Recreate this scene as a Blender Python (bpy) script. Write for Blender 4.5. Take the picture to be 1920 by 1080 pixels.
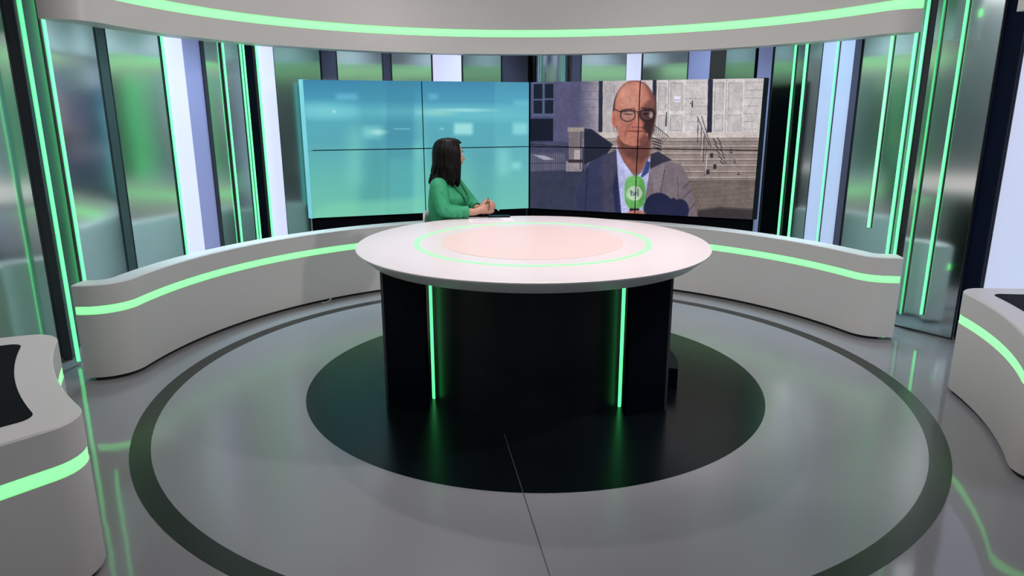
import bpy, bmesh, math, random
import numpy as np
from mathutils import Vector, Matrix

# ------------------------------------------------------------------ scene, camera, world, lights
for o in list(bpy.data.objects):
    bpy.data.objects.remove(o, do_unlink=True)
scene = bpy.context.scene
COL = scene.collection
R = math.radians
CX, CY = 0.0, 3.8646            # centre of the round set on the floor

cam_d = bpy.data.cameras.new('camera')
cam = bpy.data.objects.new('camera', cam_d)
COL.objects.link(cam)
cam_d.sensor_width = 36.0
cam_d.lens = 1299.54 / 1920 * 36.0
cam_d.clip_start = 0.05
PITCH, ROLL, YAW = 0.25026, -0.00192, -0.03272
F = Vector((math.sin(YAW) * math.cos(PITCH), math.cos(YAW) * math.cos(PITCH), -math.sin(PITCH)))
Rt = F.cross(Vector((0, 0, 1))).normalized()
Up = Rt.cross(F)
R2 = math.cos(ROLL) * Rt + math.sin(ROLL) * Up
U2 = -math.sin(ROLL) * Rt + math.cos(ROLL) * Up
M4 = Matrix((R2, U2, -F)).transposed().to_4x4()
M4.translation = (0, 0, 1.5316)
cam.matrix_world = M4
scene.camera = cam

scene.view_settings.view_transform = 'Standard'
scene.view_settings.look = 'None'
scene.view_settings.exposure = 0.07
scene.view_settings.gamma = 1.0
scene.view_settings.use_curve_mapping = False

world = bpy.data.worlds.new('world')
scene.world = world
world.use_nodes = True
wb = world.node_tree.nodes['Background']
wb.inputs[0].default_value = (0.55, 0.62, 0.72, 1)
wb.inputs[1].default_value = 0.06


def area_light(name, loc, target, size, power, color=(1, 1, 1), spread=180):
    d = bpy.data.lights.new(name, 'AREA')
    d.shape = 'DISK'
    d.size = size
    d.energy = power
    d.color = color
    d.spread = R(spread)
    o = bpy.data.objects.new(name, d)
    COL.objects.link(o)
    o.location = loc
    o.rotation_euler = (Vector(target) - Vector(loc)).to_track_quat('-Z', 'Y').to_euler()
    return o


def spot_light(name, loc, target, power, angle, radius=0.06, color=(1, 1, 1), blend=0.35):
    d = bpy.data.lights.new(name, 'SPOT')
    d.energy = power
    d.spot_size = R(angle)
    d.spot_blend = blend
    d.shadow_soft_size = radius
    d.color = color
    o = bpy.data.objects.new(name, d)
    COL.objects.link(o)
    o.location = loc
    o.rotation_euler = (Vector(target) - Vector(loc)).to_track_quat('-Z', 'Y').to_euler()
    return o


WARM = (1.0, 0.92, 0.91)
# the studio's lighting grid above the set
area_light('grid_light_soft', (0, 3.6, 4.3), (0, 3.9, 0), 2.2, 38, (1, 0.94, 0.98))
spot_light('grid_light_key', (2.05, 3.2, 2.75), (-1.2, 4.5, 0.2), 98, 88, 0.06, WARM, 0.5)
spot_light('grid_light_front', (1.2, 1.2, 4.2), (0.5, 5.0, 0.1), 112, 54, 0.07, WARM, 0.5)
spot_light('grid_light_fill', (-1.9, 1.2, 4.2), (1.2, 4.9, 0.2), 145, 54, 0.07, WARM, 0.5)
spot_light('grid_light_back', (-0.7, 5.9, 4.3), (0.1, 3.0, 0.2), 120, 62, 0.07, (1, 0.92, 0.98))
spot_light('grid_light_desk', (0.1, 4.4, 4.3), (0.0, 3.9, 0.8), 128, 36, 0.08, WARM, 0.6)
area_light('grid_light_side', (-1.5, 3.55, 3.15), (1.6, 4.4, 0.3), 0.7, 7, (1, 0.96, 0.95))
# added cool fill behind the soffit, brightening what the tall mirrors show
for k, a_ in enumerate((-74, -61, -48, -30, -10, 10, 30, 48, 62)):
    x_, y_ = CX + 2.9 * math.sin(R(a_)), CY + 2.9 * math.cos(R(a_))
    area_light('slot_fill', (x_, y_, 2.62), (x_, y_, 0), 0.3, 6, (0.62, 0.86, 1.0), 85)
# added fill lamps outside the ring, lighting unseen walls for the mirrors
area_light('wall_fill_left', (-5.0, 2.0, 4.3), (-5.6, 2.0, 1.0), 1.2, 60, (0.9, 0.95, 1.0))
area_light('wall_fill_right', (5.0, 2.0, 4.3), (5.6, 2.0, 1.0), 1.2, 60, (0.9, 0.95, 1.0))
area_light('wall_fill_front', (0.0, -2.4, 4.3), (0, -3.2, 1.0), 1.2, 60, (0.9, 0.95, 1.0))


# ------------------------------------------------------------------ materials
def mat(name, color, rough=0.5, metal=0.0, emit=None, es=1.0, spec=0.5, coat=0.0, noise=0.0, nscale=20, bump=0.0, bscale=6, alpha=None):
    m = bpy.data.materials.new(name)
    m.use_nodes = True
    nt = m.node_tree
    b = nt.nodes['Principled BSDF']
    b.inputs['Base Color'].default_value = (*color, 1)
    b.inputs['Roughness'].default_value = rough
    b.inputs['Metallic'].default_value = metal
    b.inputs['Specular IOR Level'].default_value = spec
    b.inputs['Coat Weight'].default_value = coat
    b.inputs['Coat Roughness'].default_value = 0.05
    if emit:
        b.inputs['Emission Color'].default_value = (*emit, 1)
        b.inputs['Emission Strength'].default_value = es
    tc = nt.nodes.new('ShaderNodeTexCoord')
    if noise:
        n = nt.nodes.new('ShaderNodeTexNoise')
        n.inputs['Scale'].default_value = nscale
        n.inputs['Detail'].default_value = 5
        mx = nt.nodes.new('ShaderNodeMix')
        mx.data_type = 'RGBA'
        mx.inputs['A'].default_value = (*[max(0, c * (1 - noise)) for c in color], 1)
        mx.inputs['B'].default_value = (*[min(1, c * (1 + noise)) for c in color], 1)
        nt.links.new(tc.outputs['Object'], n.inputs['Vector'])
        nt.links.new(n.outputs['Fac'], mx.inputs['Factor'])
        nt.links.new(mx.outputs['Result'], b.inputs['Base Color'])
    if bump:
        n2 = nt.nodes.new('ShaderNodeTexNoise')
        n2.inputs['Scale'].default_value = bscale
        n2.inputs['Detail'].default_value = 2
        bp = nt.nodes.new('ShaderNodeBump')
        bp.inputs['Strength'].default_value = bump
        bp.inputs['Distance'].default_value = 0.02
        nt.links.new(tc.outputs['Object'], n2.inputs['Vector'])
        nt.links.new(n2.outputs['Fac'], bp.inputs['Height'])
        nt.links.new(bp.outputs['Normal'], b.inputs['Normal'])
    return m


GREEN = (0.10, 1.0, 0.24)
M = {
    'white': mat('white_lacquer', (0.73, 0.68, 0.675), 0.38, noise=0.02, nscale=3),
    'desk_rim': mat('desk_rim_grey', (0.78, 0.79, 0.79), 0.4),
    'desk_white': mat('desk_white', (0.86, 0.77, 0.80), 0.28),
    'desk_disc': mat('desk_pale_pink', (0.88, 0.67, 0.65), 0.35, noise=0.02, nscale=9),
    'black': mat('black_gloss', (0.003, 0.004, 0.009), 0.34, spec=0.05),
    'black_matt': mat('black_matt', (0.003, 0.0035, 0.006), 0.6, spec=0.05),
    'navy': mat('navy_gloss', (0.005, 0.008, 0.028), 0.5, spec=0.08),
    'acrylic': mat('edge_lit_acrylic', (0.25, 0.5, 0.55), 0.2, emit=(0.10, 0.42, 0.46), es=0.7),
    'black_satin': mat('black_satin', (0.005, 0.006, 0.010), 0.42, spec=0.3),
    'led_mirrored': mat('led_green_mirrored', (0.2, 0.7, 0.35), 0.4, emit=(0.10, 1.0, 0.32), es=0.55),
    'dark_frame': mat('dark_frame', (0.035, 0.040, 0.050), 0.35),
    'teal_post': mat('teal_post', (0.05, 0.085, 0.085), 0.3),
    'toe': mat('toe_kick', (0.01, 0.01, 0.01), 0.6),
    'led': mat('led_green', (0.3, 0.9, 0.4), 0.4, emit=(0.075, 1.0, 0.23), es=2.0),
    'led_line': mat('led_green_line', (0.3, 0.9, 0.35), 0.4, emit=(0.17, 1.0, 0.23), es=1.6),
    'green_soft': mat('green_line_soft', (0.3, 0.9, 0.4), 0.4, emit=(0.22, 1.0, 0.38), es=1.25),
    'led_desk': mat('led_desk_ring', (0.38, 0.86, 0.45), 0.35, emit=(0.35, 1.0, 0.42), es=0.32),
    'lightbox': mat('lightbox_white', (0.35, 0.35, 0.42), 0.45, emit=(0.70, 0.73, 1.0), es=0.78),
    'lightbox_blue': mat('lightbox_pale_blue', (0.3, 0.35, 0.45), 0.45, emit=(0.36, 0.45, 0.70), es=0.8),
    'lightbox_lav': mat('lightbox_lavender', (0.75, 0.78, 0.88), 0.4, emit=(0.50, 0.55, 0.84), es=0.62),
    'lilac': mat('lilac_panel', (0.30, 0.32, 0.55), 0.45, emit=(0.20, 0.20, 0.42), es=0.35),  # weak emission stands in for light falling on the panel
    'purple': mat('dark_purple_panel', (0.095, 0.088, 0.15), 0.4),
    'brown': mat('dark_brown_panel', (0.05, 0.038, 0.034), 0.45),
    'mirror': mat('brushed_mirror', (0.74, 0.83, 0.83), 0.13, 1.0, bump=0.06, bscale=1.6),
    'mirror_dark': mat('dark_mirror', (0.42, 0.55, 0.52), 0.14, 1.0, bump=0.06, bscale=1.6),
    'satin': mat('satin_column', (0.62, 0.66, 0.80), 0.22, 1.0),
    'alu': mat('aluminium', (0.55, 0.58, 0.60), 0.3, 1.0),
    'floor': mat('floor_gloss', (0.27, 0.26, 0.275), 0.07, spec=0.5, noise=0.05, nscale=1.2, bump=0.05, bscale=3.5),
    'floor_in': mat('floor_satin', (0.28, 0.27, 0.295), 0.22, spec=0.5, noise=0.03, nscale=2.0),
    'ring': mat('ring_dark', (0.022, 0.021, 0.020), 0.27, spec=0.35),
    'disc': mat('disc_black', (0.003, 0.005, 0.007), 0.26, spec=0.2, noise=0.1, nscale=30),
    'seam': mat('seam_grey', (0.06, 0.06, 0.06), 0.5),
    'wall': mat('studio_wall', (0.34, 0.37, 0.38), 0.9, noise=0.1, nscale=1),
    'ceiling': mat('studio_ceiling', (0.08, 0.08, 0.09), 0.9),
    'skin': mat('skin', (0.56, 0.30, 0.22), 0.5, noise=0.05, nscale=40),
    'hair': None,
    'blouse': mat('green_blouse', (0.030, 0.345, 0.16), 0.6, noise=0.12, nscale=14, bump=0.35, bscale=22),
    'blouse_dark': mat('green_seam', (0.015, 0.2, 0.09), 0.6),
    'trousers': mat('black_trousers', (0.015, 0.015, 0.018), 0.8),
    'nail': mat('nail_red', (0.16, 0.008, 0.015), 0.3),
    'lips': mat('lips', (0.45, 0.12, 0.11), 0.4),
    'eye': mat('eye_white', (0.8, 0.8, 0.78), 0.2),
    'iris': mat('iris', (0.05, 0.03, 0.02), 0.2),
    'paper': mat('paper', (0.82, 0.80, 0.83), 0.7),
    'print': mat('print_grey', (0.30, 0.28, 0.34), 0.7),
    'chair': mat('chair_white', (0.8, 0.8, 0.8), 0.35),
    'chrome': mat('chrome', (0.75, 0.75, 0.77), 0.12, 1.0),
}


def hair_mat():
    m = bpy.data.materials.new('black_hair')
    m.use_nodes = True
    nt = m.node_tree
    b = nt.nodes['Principled BSDF']
    tc = nt.nodes.new('ShaderNodeTexCoord')
    mp = nt.nodes.new('ShaderNodeMapping')
    mp.inputs['Scale'].default_value = (160, 160, 6)
    n = nt.nodes.new('ShaderNodeTexNoise')
    n.inputs['Scale'].default_value = 1
    cr = nt.nodes.new('ShaderNodeValToRGB')
    cr.color_ramp.elements[0].position = 0.35
    cr.color_ramp.elements[0].color = (0.002, 0.0015, 0.0015, 1)
    cr.color_ramp.elements[1].position = 0.75
    cr.color_ramp.elements[1].color = (0.010, 0.007, 0.0075, 1)
    bp = nt.nodes.new('ShaderNodeBump')
    bp.inputs['Strength'].default_value = 0.5
    bp.inputs['Distance'].default_value = 0.004
    L = nt.links.new
    L(tc.outputs['Object'], mp.inputs['Vector']); L(mp.outputs['Vector'], n.inputs['Vector'])
    L(n.outputs['Fac'], cr.inputs['Fac']); L(cr.outputs['Color'], b.inputs['Base Color'])
    L(n.outputs['Fac'], bp.inputs['Height']); L(bp.outputs['Normal'], b.inputs['Normal'])
    b.inputs['Roughness'].default_value = 0.4
    b.inputs['Specular IOR Level'].default_value = 0.16
    return m


M['hair'] = hair_mat()


# ------------------------------------------------------------------ helpers
def obj(name, verts, faces, m, parent=None, smooth=False):
    me = bpy.data.meshes.new(name)
    me.from_pydata([tuple(v) for v in verts], [], faces)
    bm = bmesh.new(); bm.from_mesh(me)
    bmesh.ops.recalc_face_normals(bm, faces=bm.faces)
    bm.to_mesh(me); bm.free()
    if m is not None:
        me.materials.append(m)
    if smooth:
        me.polygons.foreach_set('use_smooth', [True] * len(me.polygons))
    o = bpy.data.objects.new(name, me)
    COL.objects.link(o)
    if parent is not None:
        o.parent = parent
    return o


def autosmooth(o, ang=35):
    me = o.data
    me.polygons.foreach_set('use_smooth', [True] * len(me.polygons))
    me.set_sharp_from_angle(angle=R(ang))
    return o


def tag(o, label, cat, group=None):
    o['label'] = label
    o['category'] = cat
    if group:
        o['group'] = group
    return o


def struct(o, label=None):
    o['kind'] = 'structure'
    if label:
        o['label'] = label
    return o


def empty(name, loc=(0, 0, 0)):
    o = bpy.data.objects.new(name, None)
    o.empty_display_size = 0.1
    COL.objects.link(o)
    o.location = loc
    return o


def thing(name, label, cat, loc=(0, 0, 0), group=None):
    return tag(empty(name, loc), label, cat, group)


def part(name, verts, faces, m, t, smooth=False):
    """mesh given in world coordinates, child of the empty t (its base point is subtracted)"""
    l = t.location
    return obj(name, [(v[0] - l[0], v[1] - l[1], v[2] - l[2]) for v in verts], faces, m, t, smooth)


def subpart(name, verts, faces, m, p, t, smooth=False):
    l = t.location
    return obj(name, [(v[0] - l[0], v[1] - l[1], v[2] - l[2]) for v in verts], faces, m, p, smooth)


class MB:
    def __init__(s):
        s.v = []; s.f = []

    def add(s, v, f):
        n = len(s.v)
        s.v += [tuple(q) for q in v]
        s.f += [tuple(i + n for i in q) for q in f]
        return s


BOXF = [(0, 1, 2, 3), (4, 7, 6, 5), (0, 4, 5, 1), (1, 5, 6, 2), (2, 6, 7, 3), (3, 7, 4, 0)]


def slab(p, q, thick, z0, z1, back=True):
    """upright board from plan point p to q; thickness goes to the left of p->q"""
    d = Vector((q[0] - p[0], q[1] - p[1])).normalized()
    n = Vector((-d.y, d.x)) * thick
    a, b = Vector(p[:2]), Vector(q[:2])
    pl = [a, b, b + n, a + n]
    return [(*c, z0) for c in pl] + [(*c, z1) for c in pl], BOXF


def box(c, s, rz=0):
    v = []
    for z in (-1, 1):
        for x, y in ((-1, -1), (1, -1), (1, 1), (-1, 1)):
            X, Y = x * s[0] / 2, y * s[1] / 2
            v.append((c[0] + X * math.cos(rz) - Y * math.sin(rz), c[1] + X * math.sin(rz) + Y * math.cos(rz), c[2] + z * s[2] / 2))
    return v, BOXF


def lathe(c, prof, n=96):
    """revolve (r,z) profile about vertical axis at c; r=0 ends are closed"""
    v, f = [], []
    rings = []
    for r, z in prof:
        if r < 1e-6:
            rings.append([len(v)]); v.append((c[0], c[1], z))
        else:
            rings.append(list(range(len(v), len(v) + n)))
            v += [(c[0] + r * math.cos(2 * math.pi * k / n), c[1] + r * math.sin(2 * math.pi * k / n), z) for k in range(n)]
    for a, b in zip(rings[:-1], rings[1:]):
        for k in range(n):
            k2 = (k + 1) % n
            if len(a) == 1 and len(b) > 1:
                f.append((a[0], b[k], b[k2]))
            elif len(b) == 1 and len(a) > 1:
                f.append((a[k2], a[k], b[0]))
            elif len(a) > 1:
                f.append((a[k], a[k2], b[k2], b[k]))
    return v, f


def pol(r, az, c=(CX, CY)):
    return (c[0] + r * math.sin(R(az)), c[1] + r * math.cos(R(az)))


def arcpts(r, a0, a1, n, c=(CX, CY)):
    return [pol(r, a0 + (a1 - a0) * i / n, c) for i in range(n + 1)]


def sweep(path, prof, closed_path=False, side=1, cap=True):
    """sweep closed profile [(offset,z)] along plan path. offset is measured to the left of travel * side"""
    n = len(path)
    P = [Vector(p) for p in path]
    v, f = [], []
    for i in range(n):
        if closed_path:
            d0 = (P[i] - P[i - 1]).normalized(); d1 = (P[(i + 1) % n] - P[i]).normalized()
        else:
            d0 = (P[i] - P[max(i - 1, 0)]).normalized() if i > 0 else (P[1] - P[0]).normalized()
            d1 = (P[min(i + 1, n - 1)] - P[i]).normalized() if i < n - 1 else d0
        t = (d0 + d1).normalized()
        nn = Vector((-t.y, t.x)) * side
        k = 1.0 / max(0.5, t.dot(d1))
        for b, z in prof:
            q = P[i] + nn * b * k
            v.append((q.x, q.y, z))
    m = len(prof)
    for i in range(n if closed_path else n - 1):
        j = (i + 1) % n
        for k in range(m):
            k2 = (k + 1) % m
            f.append((i * m + k, i * m + k2, j * m + k2, j * m + k))
    if cap and not closed_path:
        f.append(tuple(range(m)))
        f.append(tuple(reversed(range((n - 1) * m, n * m))))
    return v, f


def tube(pts, radii, n=10, flat=None, up=Vector((0, 0, 1))):
    """rounded tapering tube; flat=(sx,sy) squashes the section"""
    P = [Vector(p) for p in pts]
    if not isinstance(radii, (list, tuple)):
        radii = [radii] * len(P)
    # rounded ends
    d0 = (P[0] - P[1]).normalized(); d1 = (P[-1] - P[-2]).normalized()
    Q = [P[0] + d0 * radii[0] * s for s in (0.98, 0.7, 0.35)] + P + [P[-1] + d1 * radii[-1] * s for s in (0.35, 0.7, 0.98)]
    rr = [radii[0] * s for s in (0.18, 0.71, 0.93)] + list(radii) + [radii[-1] * s for s in (0.93, 0.71, 0.18)]
    v, f = [], []
    for i, p in enumerate(Q):
        t = (Q[min(i + 1, len(Q) - 1)] - Q[max(i - 1, 0)]).normalized()
        a = up if abs(t.dot(up)) < 0.9 else Vector((1, 0, 0))
        x = t.cross(a).normalized(); y = x.cross(t)
        sx, sy = flat if flat else (1, 1)
        for k in range(n):
            th = 2 * math.pi * k / n
            q = p + x * math.cos(th) * rr[i] * sx + y * math.sin(th) * rr[i] * sy
            v.append(tuple(q))
    for i in range(len(Q) - 1):
        for k in range(n):
            k2 = (k + 1) % n
            f.append((i * n + k, i * n + k2, (i + 1) * n + k2, (i + 1) * n + k))
    f.append(tuple(range(n))); f.append(tuple(range((len(Q) - 1) * n, len(Q) * n)))
    return v, f


def ellipsoid(c, ax, vecs=None, nu=16, nv=10):
    c = Vector(c)
    e = vecs or (Vector((1, 0, 0)), Vector((0, 1, 0)), Vector((0, 0, 1)))
    v = [tuple(c + e[2] * ax[2])]
    f = []
    for i in range(1, nv):
        ph = math.pi * i / nv
        for k in range(nu):
            th = 2 * math.pi * k / nu
            v.append(tuple(c + e[0] * ax[0] * math.sin(ph) * math.cos(th) + e[1] * ax[1] * math.sin(ph) * math.sin(th) + e[2] * ax[2] * math.cos(ph)))
    v.append(tuple(c - e[2] * ax[2]))
    for k in range(nu):
        f.append((0, 1 + k, 1 + (k + 1) % nu))
        for i in range(nv - 2):
            a = 1 + i * nu
            f.append((a + k, a + nu + k, a + nu + (k + 1) % nu, a + (k + 1) % nu))
        a = 1 + (nv - 2) * nu
        f.append((a + k, len(v) - 1, a + (k + 1) % nu))
    return v, f


def fuse(name, mb, voxel, m, parent, smooth_it=3):
    """one continuous skin around overlapping shapes"""
    me = bpy.data.meshes.new(name + '_src')
    me.from_pydata(mb.v, [], mb.f)
    bm = bmesh.new(); bm.from_mesh(me)
    bmesh.ops.recalc_face_normals(bm, faces=bm.faces)
    bm.to_mesh(me); bm.free()
    tmp = bpy.data.objects.new(name + '_src', me)
    COL.objects.link(tmp)
    rm = tmp.modifiers.new('r', 'REMESH'); rm.mode = 'VOXEL'; rm.voxel_size = voxel
    sm = tmp.modifiers.new('s', 'SMOOTH'); sm.iterations = smooth_it; sm.factor = 0.5
    dg = bpy.context.evaluated_depsgraph_get()
    dg.update()
    out = bpy.data.meshes.new_from_object(tmp.evaluated_get(dg))
    bpy.data.objects.remove(tmp, do_unlink=True)
    bpy.data.meshes.remove(me)
    out.name = name
    out.materials.clear(); out.materials.append(m)
    out.polygons.foreach_set('use_smooth', [True] * len(out.polygons))
    o = bpy.data.objects.new(name, out)
    COL.objects.link(o)
    if parent is not None:
        o.parent = parent
    return o


# ------------------------------------------------------------------ the room
RO, RI, RD = 2.1206, 2.0314, 1.30
v, f = box((0, 2.5, -0.05), (13, 13, 0.1))
struct(obj('floor', v, f, M['floor']), 'glossy grey studio floor')


def annulus(name, r0, r1, z, m, n=160):
    if r0 <= 0:
        v, f = lathe((CX, CY), [(0, 0.0), (r1, 0.0), (r1, z), (0, z)], n)
    else:
        v, f = lathe((CX, CY), [(r0, 0.0005), (r0, z), (r1, z), (r1, 0.0005), (r0, 0.0005)], n)
    return struct(obj(name, v, f, m))


annulus('trim_1', RI, RO, 0.002, M['ring'])['label'] = 'dark ring inlaid in the floor around the desk'
annulus('trim_2', RD, RI, 0.0016, M['floor_in'])['label'] = 'satin grey floor inside the dark ring'
annulus('trim_3', 0, RD, 0.002, M['disc'])['label'] = 'black glossy floor disc under the desk'
# the cut joint running from the desk towards the front
a, b = Vector((-0.142, 3.098)), Vector((0.058, 2.042))
b = a + (b - a).normalized() * 2.2
v, f = slab(tuple(a), tuple(b), 0.0035, 0.0018, 0.0026)
struct(obj('trim_4', v, f, M['seam']), 'thin joint line across the floor')

WH = 4.6
for nm, p, q in (('wall_back', (-6.4, 8.9), (6.4, 8.9)), ('wall_right', (6.4, 8.9), (6.4, -3.9)),
                 ('wall_front', (6.4, -3.9), (-6.4, -3.9)), ('wall_left', (-6.4, -3.9), (-6.4, 8.9))):
    v, f = slab(p, q, 0.1, 0, WH)
    struct(obj(nm, v, f, M['wall']))
v, f = box((0, 2.5, WH + 0.05), (13, 13, 0.1))
struct(obj('ceiling', v, f, M['ceiling']))

# ------------------------------------------------------------------ curved low wall and soffit (same plan)
RB = 2.37


def curl(p, heading, turn, rad, n, sgn):
    """points of an arc starting at p; sgn=+1 turns left"""
    out = []
    p = Vector(p); h = Vector(heading)
    for i in range(n):
        a = R(turn) / n
        st = 2 * rad * math.sin(a / 2)
        h2 = Matrix.Rotation(sgn * a / 2, 2) @ h
        p = p + h2 * st
        h = Matrix.Rotation(sgn * a, 2) @ h
        out.append(tuple(p))
    return out, p, h


def trimmed(path, d):
    a, b = Vector(path[0]), Vector(path[1])
    c, e = Vector(path[-1]), Vector(path[-2])
    return [tuple(a + (b - a).normalized() * d)] + list(path[1:-1]) + [tuple(c + (e - c).normalized() * d)]


def back_path(aL=-88.5, aR=68.5, eL=0.05, eR=0.09):
    arc = arcpts(RB, aL, aR, 110)
    lp, p, h = curl(arc[0], (-math.cos(R(aL)), math.sin(R(aL))), 86, 0.21, 12, -1)
    lp.append(tuple(p + h * eL))
    rp, p, h = curl(arc[-1], (math.cos(R(aR)), -math.sin(R(aR))), 62, 0.2, 12, 1)
    rp.append(tuple(p + h * eR))
    return list(reversed(lp)) + arc + rp


BP = back_path()
# travel goes left end -> right end; behind the wall is on the left of travel
bench = thing('low_curved_wall', 'long white curved low wall with green light line below the screens', 'low wall', (CX, CY + RB, 0))
BT = 0.578
o = part('body', *sweep(BP, [(0, 0.022), (0, 0.405), (0.016, 0.405), (0.016, 0.452), (0, 0.452), (0, BT - 0.006), (0.006, BT), (0.13, BT), (0.13, 0.022)]), M['white'], bench)
autosmooth(o)
autosmooth(part('light_line', *sweep(trimmed(BP, 0.003), [(0.005, 0.407), (0.002, 0.414), (0.002, 0.443), (0.005, 0.450), (0.0155, 0.450), (0.0155, 0.407)]), M['led_line'], bench))
autosmooth(part('toe_kick', *sweep(BP[1:-1], [(0.02, 0.0), (0.02, 0.024), (0.11, 0.024), (0.11, 0.0)]), M['toe'], bench))

SB = 2.0
SP = back_path(-88.0, 68.0, 0.005, 0.02)
soff = thing('curved_soffit', 'white curved soffit with green light line arching over the screens', 'soffit', (CX, CY + RB, SB))
autosmooth(part('body', *sweep(SP, [(0, SB), (0, 2.138), (0.02, 2.138), (0.02, 2.194), (0, 2.194), (0, 2.72), (0.16, 2.72), (0.16, SB)]), M['white'], soff))
autosmooth(part('light_line', *sweep(trimmed(SP, 0.002), [(0.004, 2.140), (0.001, 2.147), (0.001, 2.185), (0.004, 2.192), (0.0195, 2.192), (0.0195, 2.140)]), M['led_line'], soff))


# ------------------------------------------------------------------ side counters and the soffits over them
def sector_loop(r0, r1, a0, a1, rc, n=8):
    """rounded annular sector, counter-clockwise seen in (az, r) space"""
    rm = r0
    s0, s1 = R(a0) * rm, R(a1) * rm
    pts = []

    def corner(cx, cy, st):
        for i in range(n + 1):
            t = R(st + 90 * i / n)
            pts.append((cx + rc * math.cos(t), cy + rc * math.sin(t)))

    def line(p, q, k):
        for i in range(1, k):
            pts.append((p[0] + (q[0] - p[0]) * i / k, p[1] + (q[1] - p[1]) * i / k))
    corner(s1 - rc, r0 + rc, -90)
    corner(s1 - rc, r1 - rc, 0)
    line((s1 - rc, r1), (s0 + rc, r1), 14)
    corner(s0 + rc, r1 - rc, 90)
    corner(s0 + rc, r0 + rc, 180)
    line((s0 + rc, r0), (s1 - rc, r0), 14)
    return [pol(r, math.degrees(s / rm)) for s, r in pts]


def counter(label, a0, a1):
    r0, r1 = 2.325, 2.98
    loop = sector_loop(r0, r1, a0, a1, 0.13)
    if sum((q[0] - p[0]) * (q[1] + p[1]) for p, q in zip(loop, loop[1:] + loop[:1])) > 0:
        loop = loop[::-1]                    # counter-clockwise: inside is on the left
    mid = pol((r0 + r1) / 2, (a0 + a1) / 2)
    t = thing('curved_counter', label, 'counter', (*mid, 0), 'curved counters at the sides')
    v, f = sweep(loop, [(0.004, 0.022), (0, 0.03), (0, 0.405), (0.016, 0.405), (0.016, 0.452), (0, 0.452), (0, BT - 0.006), (0.006, BT), (0.02, BT), (0.02, 0.022)], True)
    n = len(loop)
    f = list(f)
    f.append(tuple(i * 10 + 8 for i in range(n)))
    autosmooth(part('body', v, f, M['white'], t))
    autosmooth(part('light_line', *sweep(loop, [(0.005, 0.407), (0.002, 0.414), (0.002, 0.443), (0.005, 0.450), (0.0155, 0.450), (0.0155, 0.407)], True), M['led_line'], t))
    autosmooth(part('toe_kick', *sweep(loop, [(0.02, 0.0), (0.02, 0.024), (0.06, 0.024), (0.06, 0.0)], True), M['toe'], t))
    da = math.degrees(0.125 / r0)
    l2 = sector_loop(r0 + 0.125, r1 - 0.1, a0 + da, a1 - da, 0.05)
    n = len(l2)
    part('black_inset', [(*p, BT + 0.002) for p in l2] + [(*p, BT + 0.0005) for p in l2],
         [tuple(range(n))] + [(i, (i + 1) % n, n + (i + 1) % n, n + i) for i in range(n)], M['black_matt'], t)
    return t


counter('white curved counter with black inset top at the left foreground', -142.4, -114.6)
counter('white curved counter with black inset top at the right edge', 91.6, 119.4)


def side_soffit(label, a0, a1):
    p = arcpts(RB, a0, a1, 90)
    t = thing('curved_soffit', label, 'soffit', (*pol(RB, (a0 + a1) / 2), SB))
    autosmooth(part('body', *sweep(p, [(0, SB), (0, 2.138), (0.02, 2.138), (0.02, 2.194), (0, 2.194), (0, 2.72), (0.16, 2.72), (0.16, SB)]), M['white'], t))
    autosmooth(part('light_line', *sweep(p, [(0.004, 2.140), (0.001, 2.147), (0.001, 2.185), (0.004, 2.192), (0.0195, 2.192), (0.0195, 2.140)]), M['led_line'], t))


side_soffit('white soffit over the right counter, cut by the top right corner', 93.5, 246)

# ------------------------------------------------------------------ tall wall panels, light strips and posts behind the low wall
RW = 3.3
PH = 2.9


def at(r, az):
    return pol(r, az)


def mirror(label, a0, a1, r=RW, tilt=0.0, m='mirror', z0=0.0):
    p, q = Vector(at(r, a0)), Vector(at(r, a1))
    c = (p + q) / 2
    rot = Matrix.Rotation(R(tilt), 2)
    p, q = c + rot @ (p - c), c + rot @ (q - c)
    mirror_pq(label, p, q, m, z0)


def mirror_pq(label, p, q, m='mirror', z0=0.0):
    p, q = Vector(p), Vector(q)
    c = (p + q) / 2
    t = thing('mirror_panel', label, 'mirror panel', (c.x, c.y, z0), 'tall mirror panels around the set')
    d = (q - p).normalized()
    part('mirror_face', *slab(p, q, 0.012, z0 + 0.012, PH), M[m], t)
    part('bottom_rail', *slab(p, q, 0.02, z0, z0 + 0.012), M['dark_frame'], t)
    n = Vector((-d.y, d.x))
    for e in (p, q):
        part('edge_trim', *slab(e - d * 0.003 - n * 0.003, e + d * 0.003 - n * 0.003, 0.018, z0, PH), M['dark_frame'], t)


def board(name, label, cat, a0, a1, m, r=RW, depth=0.05, group='flat panels between the mirrors', trim='dark_frame'):
    p, q = Vector(at(r, a0)), Vector(at(r, a1))
    board_pq(name, label, cat, p, q, m, depth, group, trim)


def board_pq(name, label, cat, p, q, m, depth=0.05, group=None, trim='dark_frame'):
    p, q = Vector(p), Vector(q)
    c = (p + q) / 2
    t = thing(name, label, cat, (c.x, c.y, 0), group)
    d = (q - p).normalized(); n = Vector((-d.y, d.x))
    part('face', *slab(p + n * 0.002, q + n * 0.002, 0.012, 0.02, PH), M[m], t)
    part('box', *slab(p + n * 0.0145, q + n * 0.0145, depth, 0.02, PH), M[trim], t)
    part('plinth', *slab(p + n * 0.005, q + n * 0.005, depth, 0, 0.0195), M[trim], t)


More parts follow.
